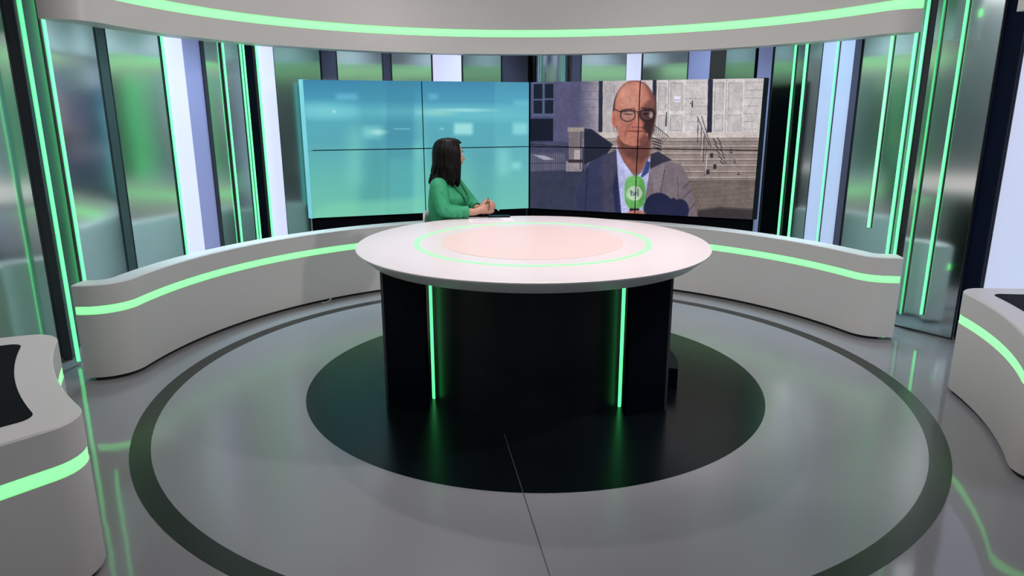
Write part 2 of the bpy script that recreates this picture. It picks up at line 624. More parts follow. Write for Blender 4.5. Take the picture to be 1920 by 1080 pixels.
def strip(label, az, r=RW - 0.03, w=0.016, z0=0.02, z1=PH, m='led', loc=None, lean=0.0, facing=None):
    x, y = loc if loc else at(r, az)
    ang = facing if facing is not None else az
    d = Vector((math.cos(R(ang)), -math.sin(R(ang))))
    n = Vector((-d.y, d.x))
    t = thing('light_strip', label, 'light strip', (x, y, z0), 'vertical green light strips')
    c = Vector((x, y))
    a, b = c - d * w / 2, c + d * w / 2
    o1 = part('diffuser', *slab(a, b, 0.008, z0 + 0.006, z1), M[m], t)
    o2 = part('channel', *slab(a - d * 0.003 + n * 0.0085, b + d * 0.003 + n * 0.0085, 0.012, z0, z1), M['alu'], t)
    if lean:
        t.rotation_euler = (0, R(lean), 0)
    return t


# left of the screens
strip('green light strip reaching the floor left of the low wall end', -87.7, loc=(-2.825, 3.976), w=0.018, facing=-60)
board_pq('dark_upright', 'dark upright between the two leftmost green light strips', 'upright', (-2.93, 4.075), (-3.17, 4.60), 'dark_frame')
strip('green light strip rising from the left end of the low wall', -75.9, w=0.02)
mirror('mirror panel just left of the slanting teal post', -75.5, -69.1, tilt=2)
board('slanted_post', 'dark teal post between the two wide mirrors on the left', 'post', -68.95, -67.8, 'teal_post', depth=0.04, group=None)
mirror('mirror panel between the teal post and the bright white panel', -67.6, -60.6, tilt=-3)
strip('green light strip along the left edge of the wide white light panel', -60.25, w=0.016)
board('lightbox', 'wide white light panel beside the lilac panel on the left', 'light panel', -59.95, -57.35, 'lightbox', r=RW - 0.02)
board('lilac_panel', 'lilac panel right of the wide white light panel', 'panel', -57.2, -54.65, 'lilac', r=RW)
board('dark_edge', 'thin dark edge right of the lilac panel', 'edge', -54.6, -54.2, 'dark_frame', r=RW - 0.02, group=None)
mirror('narrow mirror right of the lilac panel', -54.1, -51.6, tilt=4)
strip('single thin green light strip right of the lilac panel', -51.4, w=0.012)
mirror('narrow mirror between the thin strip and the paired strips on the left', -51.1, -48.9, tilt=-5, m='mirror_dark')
strip('left one of the paired green strips beside the black panel', -48.75, w=0.011)
strip('right one of the paired green strips beside the black panel', -48.3, w=0.011)
board('black_panel', 'black panel between green strips left of the screens', 'panel', -48.05, -46.7, 'black', group=None)
strip('green light strip on the left edge of the white panel nearest the left screen', -46.3, w=0.016)
board('lightbox', 'white light panel nearest the left screen', 'light panel', -46.0, -43.7, 'lightbox', r=RW - 0.02)
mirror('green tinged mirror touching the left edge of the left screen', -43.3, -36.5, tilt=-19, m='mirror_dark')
# above and behind the screens
board('purple_panel', 'dark purple panel above the left part of the left screen', 'panel', -35.97, -33.6, 'purple')
mirror('mirror above the left screen between two dark purple panels', -33.4, -26.1, tilt=-4)
board('purple_panel', 'narrow dark purple panel above the middle of the left screen', 'panel', -25.95, -24.65, 'purple')
mirror('mirror above the left screen touching the white panel', -24.5, -17.7, tilt=3)
board('lightbox', 'square looking white light panel above the left screen', 'light panel', -17.55, -12.7, 'lightbox', r=RW - 0.02)
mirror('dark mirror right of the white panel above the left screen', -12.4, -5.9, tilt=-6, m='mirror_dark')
board('purple_panel', 'wide dark purple panel above the corner of the two screens', 'panel', -5.8, -1.3, 'purple')
board('black_panel', 'thin black upright above the corner of the two screens', 'panel', -1.25, -0.4, 'black_matt', group=None)


def column(label, a0, a1):
    p, q = Vector(at(RW, a0)), Vector(at(RW, a1))
    c = (p + q) / 2
    w = (q - p).length / 2
    t = thing('satin_column', label, 'column', (c.x, c.y, 0))
    pts = [(c.x - w * math.cos(math.pi * i / 24), c.y - 0.75 * w * math.sin(math.pi * i / 24)) for i in range(25)]
    n = len(pts)
    autosmooth(part('shell', [(*s, 0.02) for s in pts] + [(*s, PH) for s in pts],
                    [(i, (i + 1) % n, n + (i + 1) % n, n + i) for i in range(n)] + [tuple(range(n)), tuple(range(n, 2 * n))], M['satin'], t))
    part('plinth', *box((c.x, c.y - 0.3 * w, 0.01), (w * 1.6, w * 0.7, 0.02)), M['dark_frame'], t)


column('rounded pale blue satin column above the left end of the right screen', -0.1, 5.6)
board('brown_upright', 'thin brown upright right of the satin column', 'upright', 5.85, 6.15, 'brown', group=None)
board('purple_panel', 'narrow dark purple panel right of the satin column', 'panel', 6.2, 7.8, 'purple')
mirror('mirror with bright green streak left of the white panel above the right screen', 7.9, 15.4, tilt=5)
board('lightbox', 'narrow white light panel above the man on the right screen', 'light panel', 15.5, 17.95, 'lightbox', r=RW - 0.02)
mirror('green mirror right of the white panel above the right screen', 18.1, 25.6, tilt=-3)
board('lilac_panel', 'lilac panel above the doors on the right screen', 'panel', 25.7, 29.1, 'lilac')
board('brown_board', 'dark brown board above the right screen', 'board', 29.2, 31.55, 'brown')
mirror('dark mirror above the right end of the right screen', 31.65, 36.2, tilt=4, m='mirror_dark')
board('black_panel', 'thin black upright above the right end of the right screen', 'panel', 36.27, 36.7, 'black_matt', group=None)
board('lilac_panel', 'lilac panel at the top right corner of the right screen', 'panel', 36.8, 38.9, 'lilac', r=RW - 0.02)
# right of the screens
mirror('dark mirror touching the right edge of the right screen', 39.1, 42.1, tilt=-3, m='mirror_dark')
strip('green light strip nearest the right edge of the right screen', 42.4, w=0.014)
mirror('narrow mirror between the first two green strips right of the screen', 42.6, 43.8, tilt=2, m='mirror_dark')
strip('second green light strip right of the right screen', 44.1, w=0.018)
mirror('mirror between the second green strip and the pale blue panel', 44.4, 46.25, tilt=5)
board('lightbox', 'pale blue panel left of a green strip on the right', 'light panel', 46.35, 48.4, 'lightbox_blue', r=RW)
strip('green light strip between the two pale blue panels on the right', 48.65, w=0.012)
board('lightbox', 'pale blue panel right of a green strip, beside the dark upright', 'light panel', 48.85, 51.1, 'lightbox_blue', r=RW)
board('dark_upright', 'dark purple upright right of the pale blue panels', 'upright', 51.15, 52.05, 'purple', r=RW - 0.03, group=None)
mirror('wide mirror with one green line in its middle on the right', 52.2, 59.1, tilt=2)
strip('soft green line in the middle of the right wide mirror', 56.2, w=0.02, z0=0.60, m='green_soft')  # emissive strip set before the mirror for its fuzzy green line
strip('left one of the two close green strips at the right end of the low wall', 59.4, w=0.02)
board('beige_upright', 'thin grey upright between the two close green strips on the right', 'upright', 59.65, 60.1, 'alu', r=RW - 0.01, group=None)
strip('right one of the two close green strips at the right end of the low wall', 60.5, w=0.018)
# wing mirror standing on the floor at the right end
WA, WB_ = Vector((2.632, 4.948)), Vector((2.868, 4.625))
mirror_pq('free standing mirror on the floor between the low wall end and the black panel', WA, WB_)
wd = (WB_ - WA).normalized(); wn = Vector((wd.y, -wd.x))
wf = 90 - math.degrees(math.atan2(-wd.x, wd.y)) 
for lab, k, w, z0, lm in (('thin dim green strip standing in for a reflection in the free standing right mirror', 0.13, 0.009, 0.10, 'led_mirrored'),  # mirrored green lines, modelled as glowing strips on the glass
                      ('bright green strip standing in for a reflection in the free standing right mirror', 0.48, 0.014, 0.13, 'led')):
    c = WA + (WB_ - WA) * k + wn * 0.026
    strip(lab, 0, loc=(c.x, c.y), w=w, z0=z0, m=lm, facing=math.degrees(math.atan2(-wd.y, wd.x)))
board_pq('black_panel', 'tall blue black panel between the mirror and the pale column on the right', 'panel', (2.885, 4.635), (2.927, 4.52), 'navy', 0.02)
board_pq('light_column', 'tall pale lavender light column behind the right counter', 'light panel', (2.955, 4.515), (3.42, 3.50), 'lightbox_lav', 0.03)
# wing mirror at the left edge
mirror_pq('tall mirror at the left edge of the picture behind the left counter', (-3.36, 3.10), (-2.975, 4.03), 'mirror')

# ------------------------------------------------------------------ pictures on the screens (flat print, painted per vertex)
def homography(dst):
    A, b = [], []
    for (u, v), (x, y) in zip(((0, 0), (1, 0), (1, 1), (0, 1)), dst):
        A.append([u, v, 1, 0, 0, 0, -u * x, -v * x]); b.append(x)
        A.append([0, 0, 0, u, v, 1, -u * y, -v * y]); b.append(y)
    h = np.linalg.solve(np.array(A, float), np.array(b, float))
    return np.append(h, 1).reshape(3, 3)


class Paint:
    def __init__(s, X, Y):
        s.X, s.Y = X, Y
        s.img = np.zeros(X.shape + (3,))
        s.k = 1.0

    def lay(s, mask, col, a=1.0):
        m = (np.clip(mask, 0, 1) * a)[..., None]
        s.img = s.img * (1 - m) + np.array(col, float) / 255 * m

    def fill(s, col):
        s.img[:] = np.array(col) / 255

    def rect(s, x0, y0, x1, y1, col, soft=1.5, a=1.0):
        def e(t):
            u = np.clip(t / (soft * s.k) + 0.5, 0, 1)
            return u * u * (3 - 2 * u)
        s.lay(e(s.X - x0) * e(x1 - s.X) * e(s.Y - y0) * e(y1 - s.Y), col, a)

    def ell(s, cx, cy, rx, ry, col, soft=2.0, a=1.0, p=2.0):
        d = (np.abs((s.X - cx) / rx) ** p + np.abs((s.Y - cy) / ry) ** p) ** (1 / p)
        s.lay(np.clip((1 - d) * min(rx, ry) / (soft * s.k) + 0.5, 0, 1), col, a)

    def ring(s, cx, cy, rx, ry, w, col, a=1.0):
        d = np.abs(np.hypot((s.X - cx) / rx, (s.Y - cy) / ry) - 1) * min(rx, ry)
        s.lay(np.clip((w / 2 - d) / 1.5 + 0.5, 0, 1), col, a)

    def line(s, x0, y0, x1, y1, w, col, a=1.0, soft=1.5):
        dx, dy = x1 - x0, y1 - y0
        t = np.clip(((s.X - x0) * dx + (s.Y - y0) * dy) / (dx * dx + dy * dy), 0, 1)
        d = np.hypot(s.X - x0 - t * dx, s.Y - y0 - t * dy)
        s.lay(np.clip((w / 2 - d) / soft + 0.5, 0, 1), col, a)

    def poly(s, pts, col, a=1.0, soft=2.0):
        ins = np.zeros(s.X.shape, bool)
        dist = np.full(s.X.shape, 1e9)
        n = len(pts)
        for i in range(n):
            x0, y0 = pts[i]; x1, y1 = pts[(i + 1) % n]
            c = ((y0 > s.Y) != (y1 > s.Y)) & (s.X < (x1 - x0) * (s.Y - y0) / ((y1 - y0) or 1e-9) + x0)
            ins ^= c
            dx, dy = x1 - x0, y1 - y0
            t = np.clip(((s.X - x0) * dx + (s.Y - y0) * dy) / (dx * dx + dy * dy + 1e-9), 0, 1)
            dist = np.minimum(dist, np.hypot(s.X - x0 - t * dx, s.Y - y0 - t * dy))
        sd = np.where(ins, dist, -dist)
        s.lay(np.clip(sd / soft + 0.5, 0, 1), col, a)

    def grad(s, mask, col, a=1.0):
        s.lay(mask, col, a)


def office(X, Y):
    p = Paint(X, Y)
    p.k = 2.2
    t = np.clip((Y - 250) / 760, 0, 1)
    ks = [0, .16, .25, .45, .7, 1.0]
    cs = np.array([(58, 128, 165), (70, 150, 178), (84, 166, 184), (86, 164, 178), (98, 180, 172), (110, 192, 165)]) / 255
    for k in range(3):
        p.img[..., k] = np.interp(t, ks, cs[:, k])
    # shelves of light and frosted panes of an out-of-focus office
    p.ell(700, 432, 560, 26, (120, 205, 214), 30, 0.75, 4)
    p.ell(300, 425, 110, 34, (130, 212, 218), 30, 0.55)
    p.ell(1060, 418, 110, 7, (170, 225, 226), 6, 0.8)
    p.ell(905, 432, 70, 14, (160, 212, 196), 12, 0.6)
    p.rect(490, 250, 640, 1010, (66, 140, 160), 40, 0.35)
    p.rect(640, 250, 790, 1010, (58, 128, 152), 12, 0.40)
    p.rect(790, 470, 845, 1000, (130, 215, 205), 30, 0.45)
    p.rect(640, 470, 840, 600, (60, 135, 160), 40, 0.4)
    p.rect(368, 336, 484, 368, (110, 185, 212), 18, 0.7)
    p.rect(862, 332, 912, 362, (112, 188, 210), 16, 0.6)
    p.rect(1000, 488, 1100, 550, (158, 220, 222), 14, 0.9)
    p.rect(1315, 484, 1395, 546, (150, 218, 222), 16, 0.8)
    p.rect(1320, 360, 1402, 392, (115, 190, 210), 16, 0.6)
    p.rect(515, 512, 618, 572, (135, 212, 212), 24, 0.7)
    p.ell(600, 541, 30, 10, (190, 232, 224), 10, 0.7)
    p.rect(680, 519, 770, 525, (140, 200, 205), 5, 0.7)
    p.rect(440, 520, 520, 820, (125, 212, 196), 60, 0.5)
    p.rect(520, 640, 650, 930, (72, 150, 150), 40, 0.35)
    p.rect(655, 680, 850, 1000, (88, 178, 178), 20, 0.4)
    p.rect(1218, 260, 1402, 960, (110, 195, 205), 6, 0.22)
    p.rect(1230, 620, 1300, 760, (140, 215, 210), 30, 0.5)
    p.rect(1310, 690, 1360, 730, (150, 222, 220), 16, 0.6)
    p.rect(1100, 620, 1218, 960, (80, 150, 165), 40, 0.4)
    p.poly([(250, 1010), (270, 960), (340, 925), (850, 885), (850, 1010)], (125, 205, 172), 0.55, 40)
    p.ell(360, 432, 8, 8, (190, 235, 225), 6, 0.7)
    p.ell(935, 520, 10, 5, (170, 220, 215), 5, 0.6)
    return p.img


def report(X, Y):
    p = Paint(X, Y)
    rnd = random.Random(4)
    p.fill((196, 189, 190))
    # house front, left bay in shade
    p.rect(100, 80, 425, 520, (72, 72, 104), 6)
    p.rect(260, 80, 425, 520, (88, 86, 118), 40, 0.6)
    g = np.clip((X - 420) / 120, 0, 1) * (X > 420) * (X < 536)
    p.rect(420, 80, 536, 520, (88, 86, 114), 4)
    p.lay(g * (Y < 520), (165, 158, 166), 0.9)
    for k in range(9):
        y = 118 + k * 48
        p.line(425, y, 534, y, 2, (70, 66, 84), 0.6)
        p.line(1062, y - 4, 1196, y - 6, 2, (120, 112, 112), 0.7)
        p.line(1424, y - 6, 1545, y - 8, 2, (120, 112, 112), 0.7)
        p.line(846, y - 4, 860, y - 4, 2, (130, 122, 122), 0.6)
    p.rect(128, 100, 262, 318, (84, 90, 124), 3)
    for (a, b, c, d) in ((136, 118, 190, 210), (204, 118, 257, 207), (136, 219, 190, 300), (204, 216, 257, 300)):
        p.rect(a, b, c, d, (16, 26, 44), 3)
    p.rect(100, 332, 256, 494, (12, 18, 38), 3)
    # doors
    p.rect(534, 95, 559, 416, (34, 38, 58), 2)
    p.rect(560, 95, 650, 418, (178, 172, 174), 2)
    p.line(628, 100, 628, 418, 2, (120, 112, 114)); p.rect(565, 110, 618, 280, (168, 162, 165), 2)
    p.rect(858, 92, 881, 300, (34, 38, 58), 2)
    for x0, x1, y1 in ((882, 952, 418), (956, 1056, 418), (1226, 1306, 420), (1310, 1420, 420)):
        p.rect(x0, 92, x1, y1, (205, 199, 199), 2)
        for a, b in ((112, 286), (310, y1 - 8)):
            p.rect(x0 + 12, a, x1 - 12, b, (128, 121, 122), 2)
            p.rect(x0 + 15, a + 3, x1 - 14, b - 2, (188, 182, 183), 2)
        p.line(x0, 95, x0, y1, 3, (120, 114, 116), 0.8)
    p.rect(1196, 90, 1226, 420, (34, 38, 58), 2)
    p.line(946, 295, 944, 380, 7, (40, 42, 54))
    p.rect(990, 194, 1028, 230, (222, 218, 238), 2)
    p.rect(994, 216, 1024, 221, (150, 146, 170), 2)
    p.rect(1086, 220, 1106, 266, (206, 202, 204), 2); p.rect(1099, 222, 1106, 264, (38, 36, 44), 2); p.ell(1092, 240, 4, 6, (60, 58, 64))
    p.rect(540, 420, 1545, 452, (196, 186, 182), 2)
    # steps
    p.rect(440, 452, 1560, 712, (138, 124, 120), 2)
    for k in range(7):
        y = 462 + k * 38
        p.rect(440, y, 1560, y + 7, (172, 158, 152), 3)
        p.rect(440, y + 9, 1560, y + 13, (96, 84, 84), 3)
    # paving
    p.rect(100, 710, 1600, 1000, (104, 92, 88), 3)
    for k in range(26):
        y = 726 + k * 11
        p.line(1040, y, 1560, y + 30, 2.5, (150, 136, 126), 0.55)
    for k in range(30):
        x = 1050 + k * 24
        p.line(x, 712, x + 160, 1000, 2, (80, 70, 68), 0.4)
    p.poly([(1150, 900), (1290, 880), (1560, 900), (1560, 1000), (1120, 1000)], (46, 40, 44), 0.85, 20)
    # shade and railing on the left
    p.poly([(100, 470), (300, 470), (470, 520), (470, 660), (100, 660)], (66, 68, 96), 1, 10)
    p.rect(100, 540, 330, 660, (96, 94, 116), 30, 0.8)
    p.poly([(100, 655), (520, 640), (560, 1000), (100, 1000)], (50, 54, 76), 1, 12)
    p.poly([(446, 394), (490, 396), (625, 492), (580, 560), (446, 610)], (28, 32, 50), 1, 5)
    p.line(112, 490, 640, 522, 4, (28, 32, 46)); p.line(112, 604, 420, 600, 3, (28, 32, 46))
    for k in range(26):
        x = 116 + k * 13
        p.line(x, 494 + k, x, 660, 2.2, (30, 34, 50), 0.75)
    p.poly([(130, 548), (205, 556), (265, 580), (200, 582)], (170, 172, 186), 0.8, 4)
    p.rect(352, 408, 434, 585, (116, 106, 114), 3); p.rect(345, 386, 447, 412, (150, 140, 136), 3)
    p.rect(386, 520, 428, 582, (168, 160, 164), 4); p.rect(336, 590, 436, 655, (160, 150, 152), 5, 0.8)
    p.rect(350, 580, 442, 600, (46, 34, 40), 4, 0.9)
    p.line(428, 410, 424, 640, 4, (44, 42, 54))
    # hand rails, plant pots and the shadows of the rails
    for x0, y0, x1, y1 in ((1136, 322, 1212, 500), (1162, 320, 1222, 505), (1140, 330, 1140, 480), (1162, 380, 1162, 530),
                           (1180, 440, 1178, 600), (1196, 500, 1190, 680)):
        p.line(x0, y0, x1, y1, 5, (70, 64, 72))
    p.line(1170, 400, 1166, 560, 4, (196, 188, 186)); p.line(1200, 545, 1192, 670, 5, (200, 192, 190))
    for k in range(5):
        p.line(1236 + k * 12, 458 + k * 34, 1258 + k * 12, 490 + k * 30, 7, (52, 46, 58), 0.9)
        p.line(1262 + k * 11, 452 + k * 34, 1284 + k * 9, 486 + k * 30, 6, (52, 46, 58), 0.9)
    for x, y in ((1228, 556), (1250, 626), (1208, 660)):
        p.rect(x - 10, y - 15, x + 10, y + 14, (44, 40, 48), 3)
    for k in range(7):
        p.line(876 + k * 12, 376 + k * 12, 870 + k * 11, 432 + k * 6, 3.5, (66, 60, 68), 0.9)
    p.line(874, 374, 962, 446, 5, (60, 56, 66))
    for k in range(4):
        p.line(858 + k * 4, 452 + k * 18, 916, 470 + k * 18, 8, (48, 44, 56), 0.9)
    for x, y in ((1348, 530), (1372, 595), (1398, 668)):
        p.line(x, y - 14, x, y + 8, 4, (50, 44, 48)); p.line(x - 8, y + 8, x + 8, y + 8, 5, (50, 44, 48))
    # the reporter
    p.poly([(395, 1000), (390, 820), (430, 690), (480, 600), (560, 558), (648, 520), (860, 545), (960, 590), (1040, 612),
            (1080, 680), (1115, 790), (1150, 940), (1150, 1000)], (114, 102, 110), 1, 4)
    p.poly([(395, 1000), (390, 820), (430, 690), (480, 600), (560, 558), (648, 520), (660, 640), (690, 1000)], (48, 52, 82), 1, 6)
    p.poly([(560, 562), (648, 522), (662, 700), (690, 1000), (560, 1000)], (74, 70, 86), 0.55, 40)
    p.poly([(648, 640), (690, 1000), (655, 1000), (625, 760)], (30, 34, 72), 0.9, 12)
    p.line(468, 640, 455, 1000, 10, (30, 34, 62), 0.7, 8)
    p.poly([(848, 548), (900, 530), (985, 585), (930, 600), (850, 640)], (40, 40, 58), 0.95, 6)
    p.poly([(935, 610), (945, 660), (918, 790), (880, 800), (850, 640)], (126, 114, 122), 0.8, 6)
    p.line(942, 640, 916, 792, 5, (54, 48, 60))
    p.line(1020, 690, 1030, 860, 5, (80, 70, 80), 0.8)
    for x0, y0, x1, y1 in ((1056, 760, 1100, 720), (1060, 820, 1108, 770), (1090, 905, 1130, 860)):
        p.line(x0, y0, x1, y1, 7, (66, 58, 70), 0.7, 6)
    p.poly([(645, 500), (692, 595), (760, 690), (800, 660), (852, 548), (848, 640), (822, 820), (818, 1000), (690, 1000), (655, 660)], (176, 180, 220), 1, 3)
    for i in range(14):
        for j in range(22):
            x, y = 660 + i * 13 + (j % 2) * 6, 620 + j * 15
            p.ell(x, y, 2.4, 2.4, (100, 106, 170), 2, 0.7 if (x < 700 or x > 812) and 640 < y else 0.0)
    p.poly([(792, 690), (832, 585), (850, 600), (842, 660), (806, 690)], (44, 58, 112), 0.95, 4)
    # neck and head
    p.poly([(648, 440), (660, 520), (695, 600), (762, 680), (800, 640), (846, 540), (850, 440)], (138, 84, 74), 1, 5)
    p.poly([(650, 470), (850, 470), (846, 560), (790, 600), (700, 560)], (92, 56, 52), 0.8, 30)
    p.ell(751, 285, 130, 188, (58, 42, 44), 6)
    p.ell(633, 335, 19, 52, (186, 112, 96), 5)
    p.ell(630, 338, 9, 30, (150, 82, 74), 10, 0.6)
    p.ell(752, 262, 118, 162, (184, 120, 104), 14)
    p.poly([(640, 270), (644, 380), (656, 440), (690, 486), (752, 506), (806, 490), (842, 440), (862, 380), (872, 270)], (178, 114, 98), 1, 10)
    p.ell(720, 190, 62, 70, (204, 146, 128), 50, 0.7)
    p.poly([(808, 110), (874, 200), (880, 300), (866, 400), (840, 480), (800, 515), (770, 470), (812, 420), (800, 330), (795, 260), (840, 210)], (104, 62, 58), 0.85, 26)
    p.poly([(776, 300), (880, 290), (868, 410), (845, 470), (815, 410), (795, 385)], (44, 26, 30), 0.85, 18)
    p.ell(828, 432, 6, 12, (190, 130, 112), 6, 0.8)
    p.poly([(715, 370), (755, 345), (712, 405), (700, 470), (690, 420)], (128, 74, 66), 0.6, 16)
    p.ell(778, 366, 30, 26, (186, 112, 96), 16, 0.8)
    p.line(742, 384, 800, 388, 6, (100, 52, 50), 0.7, 6)
    p.line(712, 408, 808, 412, 8, (120, 54, 54), 0.95, 5)
    p.ell(758, 432, 40, 9, (190, 118, 106), 10, 0.6)
    # eyes, brows, glasses
    p.line(672, 282, 752, 270, 9, (92, 60, 56), 0.8, 6); p.line(790, 268, 862, 272, 9, (50, 32, 36), 0.8, 6)
    p.ell(716, 316, 40, 30, (168, 120, 106), 8, 0.9); p.ell(718, 302, 26, 8, (70, 44, 44), 6, 0.9); p.ell(722, 298, 22, 4, (190, 180, 178), 4, 0.6)
    p.ell(826, 312, 38, 30, (84, 56, 56), 8, 0.9); p.ell(850, 310, 12, 18, (186, 166, 160), 8, 0.8); p.ell(820, 304, 20, 6, (26, 18, 24), 5, 0.9)
    p.ring(714, 312, 45, 37, 6, (44, 36, 42)); p.ring(828, 310, 44, 36, 6, (30, 24, 32))
    p.line(668, 288, 760, 283, 7, (40, 32, 38)); p.line(758, 290, 786, 290, 6, (36, 28, 36)); p.line(784, 283, 872, 282, 7, (30, 24, 32))
    p.line(636, 276, 672, 294, 6, (46, 36, 42))
    # shadow of the microphone arm on the jacket
    p.ell(905, 885, 92, 96, (28, 32, 62), 6); p.poly([(815, 880), (1000, 820), (1080, 880), (1095, 1000), (815, 1000)], (30, 34, 64), 1, 6)
    p.ell(1040, 900, 55, 72, (30, 34, 64), 8)
    # microphone with round badge
    p.rect(732, 870, 786, 920, (22, 24, 34), 4)
    p.ell(760, 786, 61, 102, (98, 168, 88), 4, 1, 2.8)
    p.ell(738, 760, 30, 70, (128, 196, 116), 40, 0.55)
    p.ell(800, 800, 24, 80, (74, 136, 70), 24, 0.6)
    p.ell(758, 792, 46, 46, (176, 200, 172), 4)
    D = (74, 96, 100)
    p.line(741, 776, 741, 804, 7, D); p.line(742, 804, 750, 806, 6, D); p.line(733, 784, 752, 784, 5, D)
    p.line(752, 786, 760, 806, 6, D); p.line(760, 806, 768, 786, 6, D)
    p.line(777, 764, 777, 808, 7, D)
    p.ell(770, 920, 54, 20, (176, 112, 98), 6); p.line(740, 918, 742, 940, 4, (120, 70, 66)); p.line(780, 912, 782, 940, 4, (120, 70, 66))
    # cloth and skin tone unevenness, sensor grain
    def vn(X, Y, sc, seed):
        x, y = X / sc, Y / sc
        i, j = np.floor(x).astype(int), np.floor(y).astype(int)
        fx, fy = x - i, y - j
        fx, fy = fx * fx * (3 - 2 * fx), fy * fy * (3 - 2 * fy)
        h = lambda a, b: np.modf(np.abs(np.sin(a * 12.9898 + b * 78.233 + seed) * 43758.5453))[0]
        return (h(i, j) * (1 - fx) + h(i + 1, j) * fx) * (1 - fy) + (h(i, j + 1) * (1 - fx) + h(i + 1, j + 1) * fx) * fy
    g = 1 + 0.08 * (vn(X, Y, 60, 1) - .5) + 0.10 * (vn(X, Y * 0.6, 22, 2) - .5) + 0.12 * (vn(X, Y, 8, 3) - .5)
    return np.clip(p.img * g[..., None], 0, 1)


def srgb2lin(c):
    return np.where(c <= 0.04045, c / 12.92, ((c + 0.055) / 1.055) ** 2.4)


def picture_mat():
    m = bpy.data.materials.new('screen_picture')
    m.use_nodes = True
    nt = m.node_tree
    b = nt.nodes['Principled BSDF']
    a = nt.nodes.new('ShaderNodeVertexColor')
    a.layer_name = 'picture'
    b.inputs['Base Color'].default_value = (0.01, 0.01, 0.012, 1)
    b.inputs['Roughness'].default_value = 0.35
    b.inputs['Specular IOR Level'].default_value = 0.15
    nt.links.new(a.outputs['Color'], b.inputs['Emission Color'])
    b.inputs['Emission Strength'].default_value = 1.0
    return m


PIC = picture_mat()
ZB, ZT = 0.628, 1.788
KS = 1.16 / 1.15


def video_wall(label, p, q, painter, H, off, sc, side_left, side_mat):
    """p,q plan points of the lower front edge left and right; 2 x 2 displays"""
    p, q = Vector(p), Vector(q)
    t = thing('video_wall', label, 'video wall', ((p.x + q.x) / 2, (p.y + q.y) / 2, 0), 'two angled video walls')
    d = (q - p); L = d.length; d = d.normalized(); n = Vector((-d.y, d.x))
    gap = 0.004
    NU, NV = 230, 130
    for r in range(2):
        for c in range(2):
            u0, u1 = c * 0.5, c * 0.5 + 0.5
            v0, v1 = r * 0.5, r * 0.5 + 0.5
            a = p + d * (u0 * L + gap); b = p + d * (u1 * L - gap)
            za = ZT - (ZT - ZB) * v1 + gap; zb = ZT - (ZT - ZB) * v0 - gap
            disp = part('display', *slab(a + n * 0.002, b + n * 0.002, 0.08, za, zb), M['black'], t)
            uu, vv = np.meshgrid(np.linspace(u0, u1, NU), np.linspace(v0, v1, NV))
            hh = np.stack([uu, vv, np.ones_like(uu)], -1) @ H.T
            X = (hh[..., 0] / hh[..., 2] - off[0]) / sc; Y = (hh[..., 1] / hh[..., 2] - off[1]) / sc
            img = srgb2lin(np.clip(painter(X, Y), 0, 1))
            su = np.linspace(0, 1, NU); sv = np.linspace(0, 1, NV)
            SU, SV = np.meshgrid(su, sv)
            px = a.x + (b.x - a.x) * SU; py = a.y + (b.y - a.y) * SU; pz = zb + (za - zb) * SV
            vt = np.stack([px - t.location.x, py - t.location.y, pz - t.location.z], -1).reshape(-1, 3)
            idx = np.arange(NU * NV).reshape(NV, NU)
            fc = np.stack([idx[:-1, :-1], idx[1:, :-1], idx[1:, 1:], idx[:-1, 1:]], -1).reshape(-1, 4)
            me = bpy.data.meshes.new('picture')
            me.vertices.add(len(vt)); me.vertices.foreach_set('co', vt.ravel())
            me.loops.add(fc.size); me.loops.foreach_set('vertex_index', fc.ravel())
            me.polygons.add(len(fc)); me.polygons.foreach_set('loop_start', np.arange(0, fc.size, 4))
            me.update(calc_edges=True)
            ca = me.color_attributes.new('picture', 'FLOAT_COLOR', 'POINT')
            ca.data.foreach_set('color', np.concatenate([img.reshape(-1, 3), np.ones((NU * NV, 1))], 1).ravel())
            me.materials.append(PIC)
            o = bpy.data.objects.new('picture', me)
            COL.objects.link(o); o.parent = disp
    part('cabinet', *slab(p + n * 0.084, q + n * 0.084, 0.05, 0.30, ZT - 0.005), M['black_matt'], t)
    part('stand', *slab(p + d * 0.02 + n * 0.03, q - d * 0.02 + n * 0.03, 0.05, 0.0, ZB - 0.002), M['black_matt'], t)
    e = p if side_left else q
    w = Vector((-0.042, 0.020)) if side_left else Vector((0.050, 0.042))
    m_ = slab(e + w, e, 0.06, ZB, ZT) if side_left else slab(e, e + w, 0.06, ZB, ZT)
    sc_ = part('side_cover', *m_, M[side_mat], t)
    ef = e + w * 0.5
    part('leg', *box((ef.x, ef.y + 0.02, ZB / 2), (0.012, 0.012, ZB)), M['alu'], t)
    return t


PJ = Vector((-0.05, 6.60))
PL = Vector((-1.925, 5.925))
PR_ = Vector((1.855, 5.92))
HL = homography(((567, 152), (993, 153), (993, 390), (588, 413)))
HR = homography(((996, 153), (1430, 146), (1415, 413), (995, 390)))
video_wall('left video wall showing a blurred teal office', PL, PJ - (PJ - PL).normalized() * 0.004, office, HL, (500, 60), 0.3519, True, 'acrylic')
video_wall('right video wall showing a man in glasses holding a green microphone', PJ + (PR_ - PJ).normalized() * 0.004, PR_, report, HR, (960, 120), 0.3055, False, 'black')

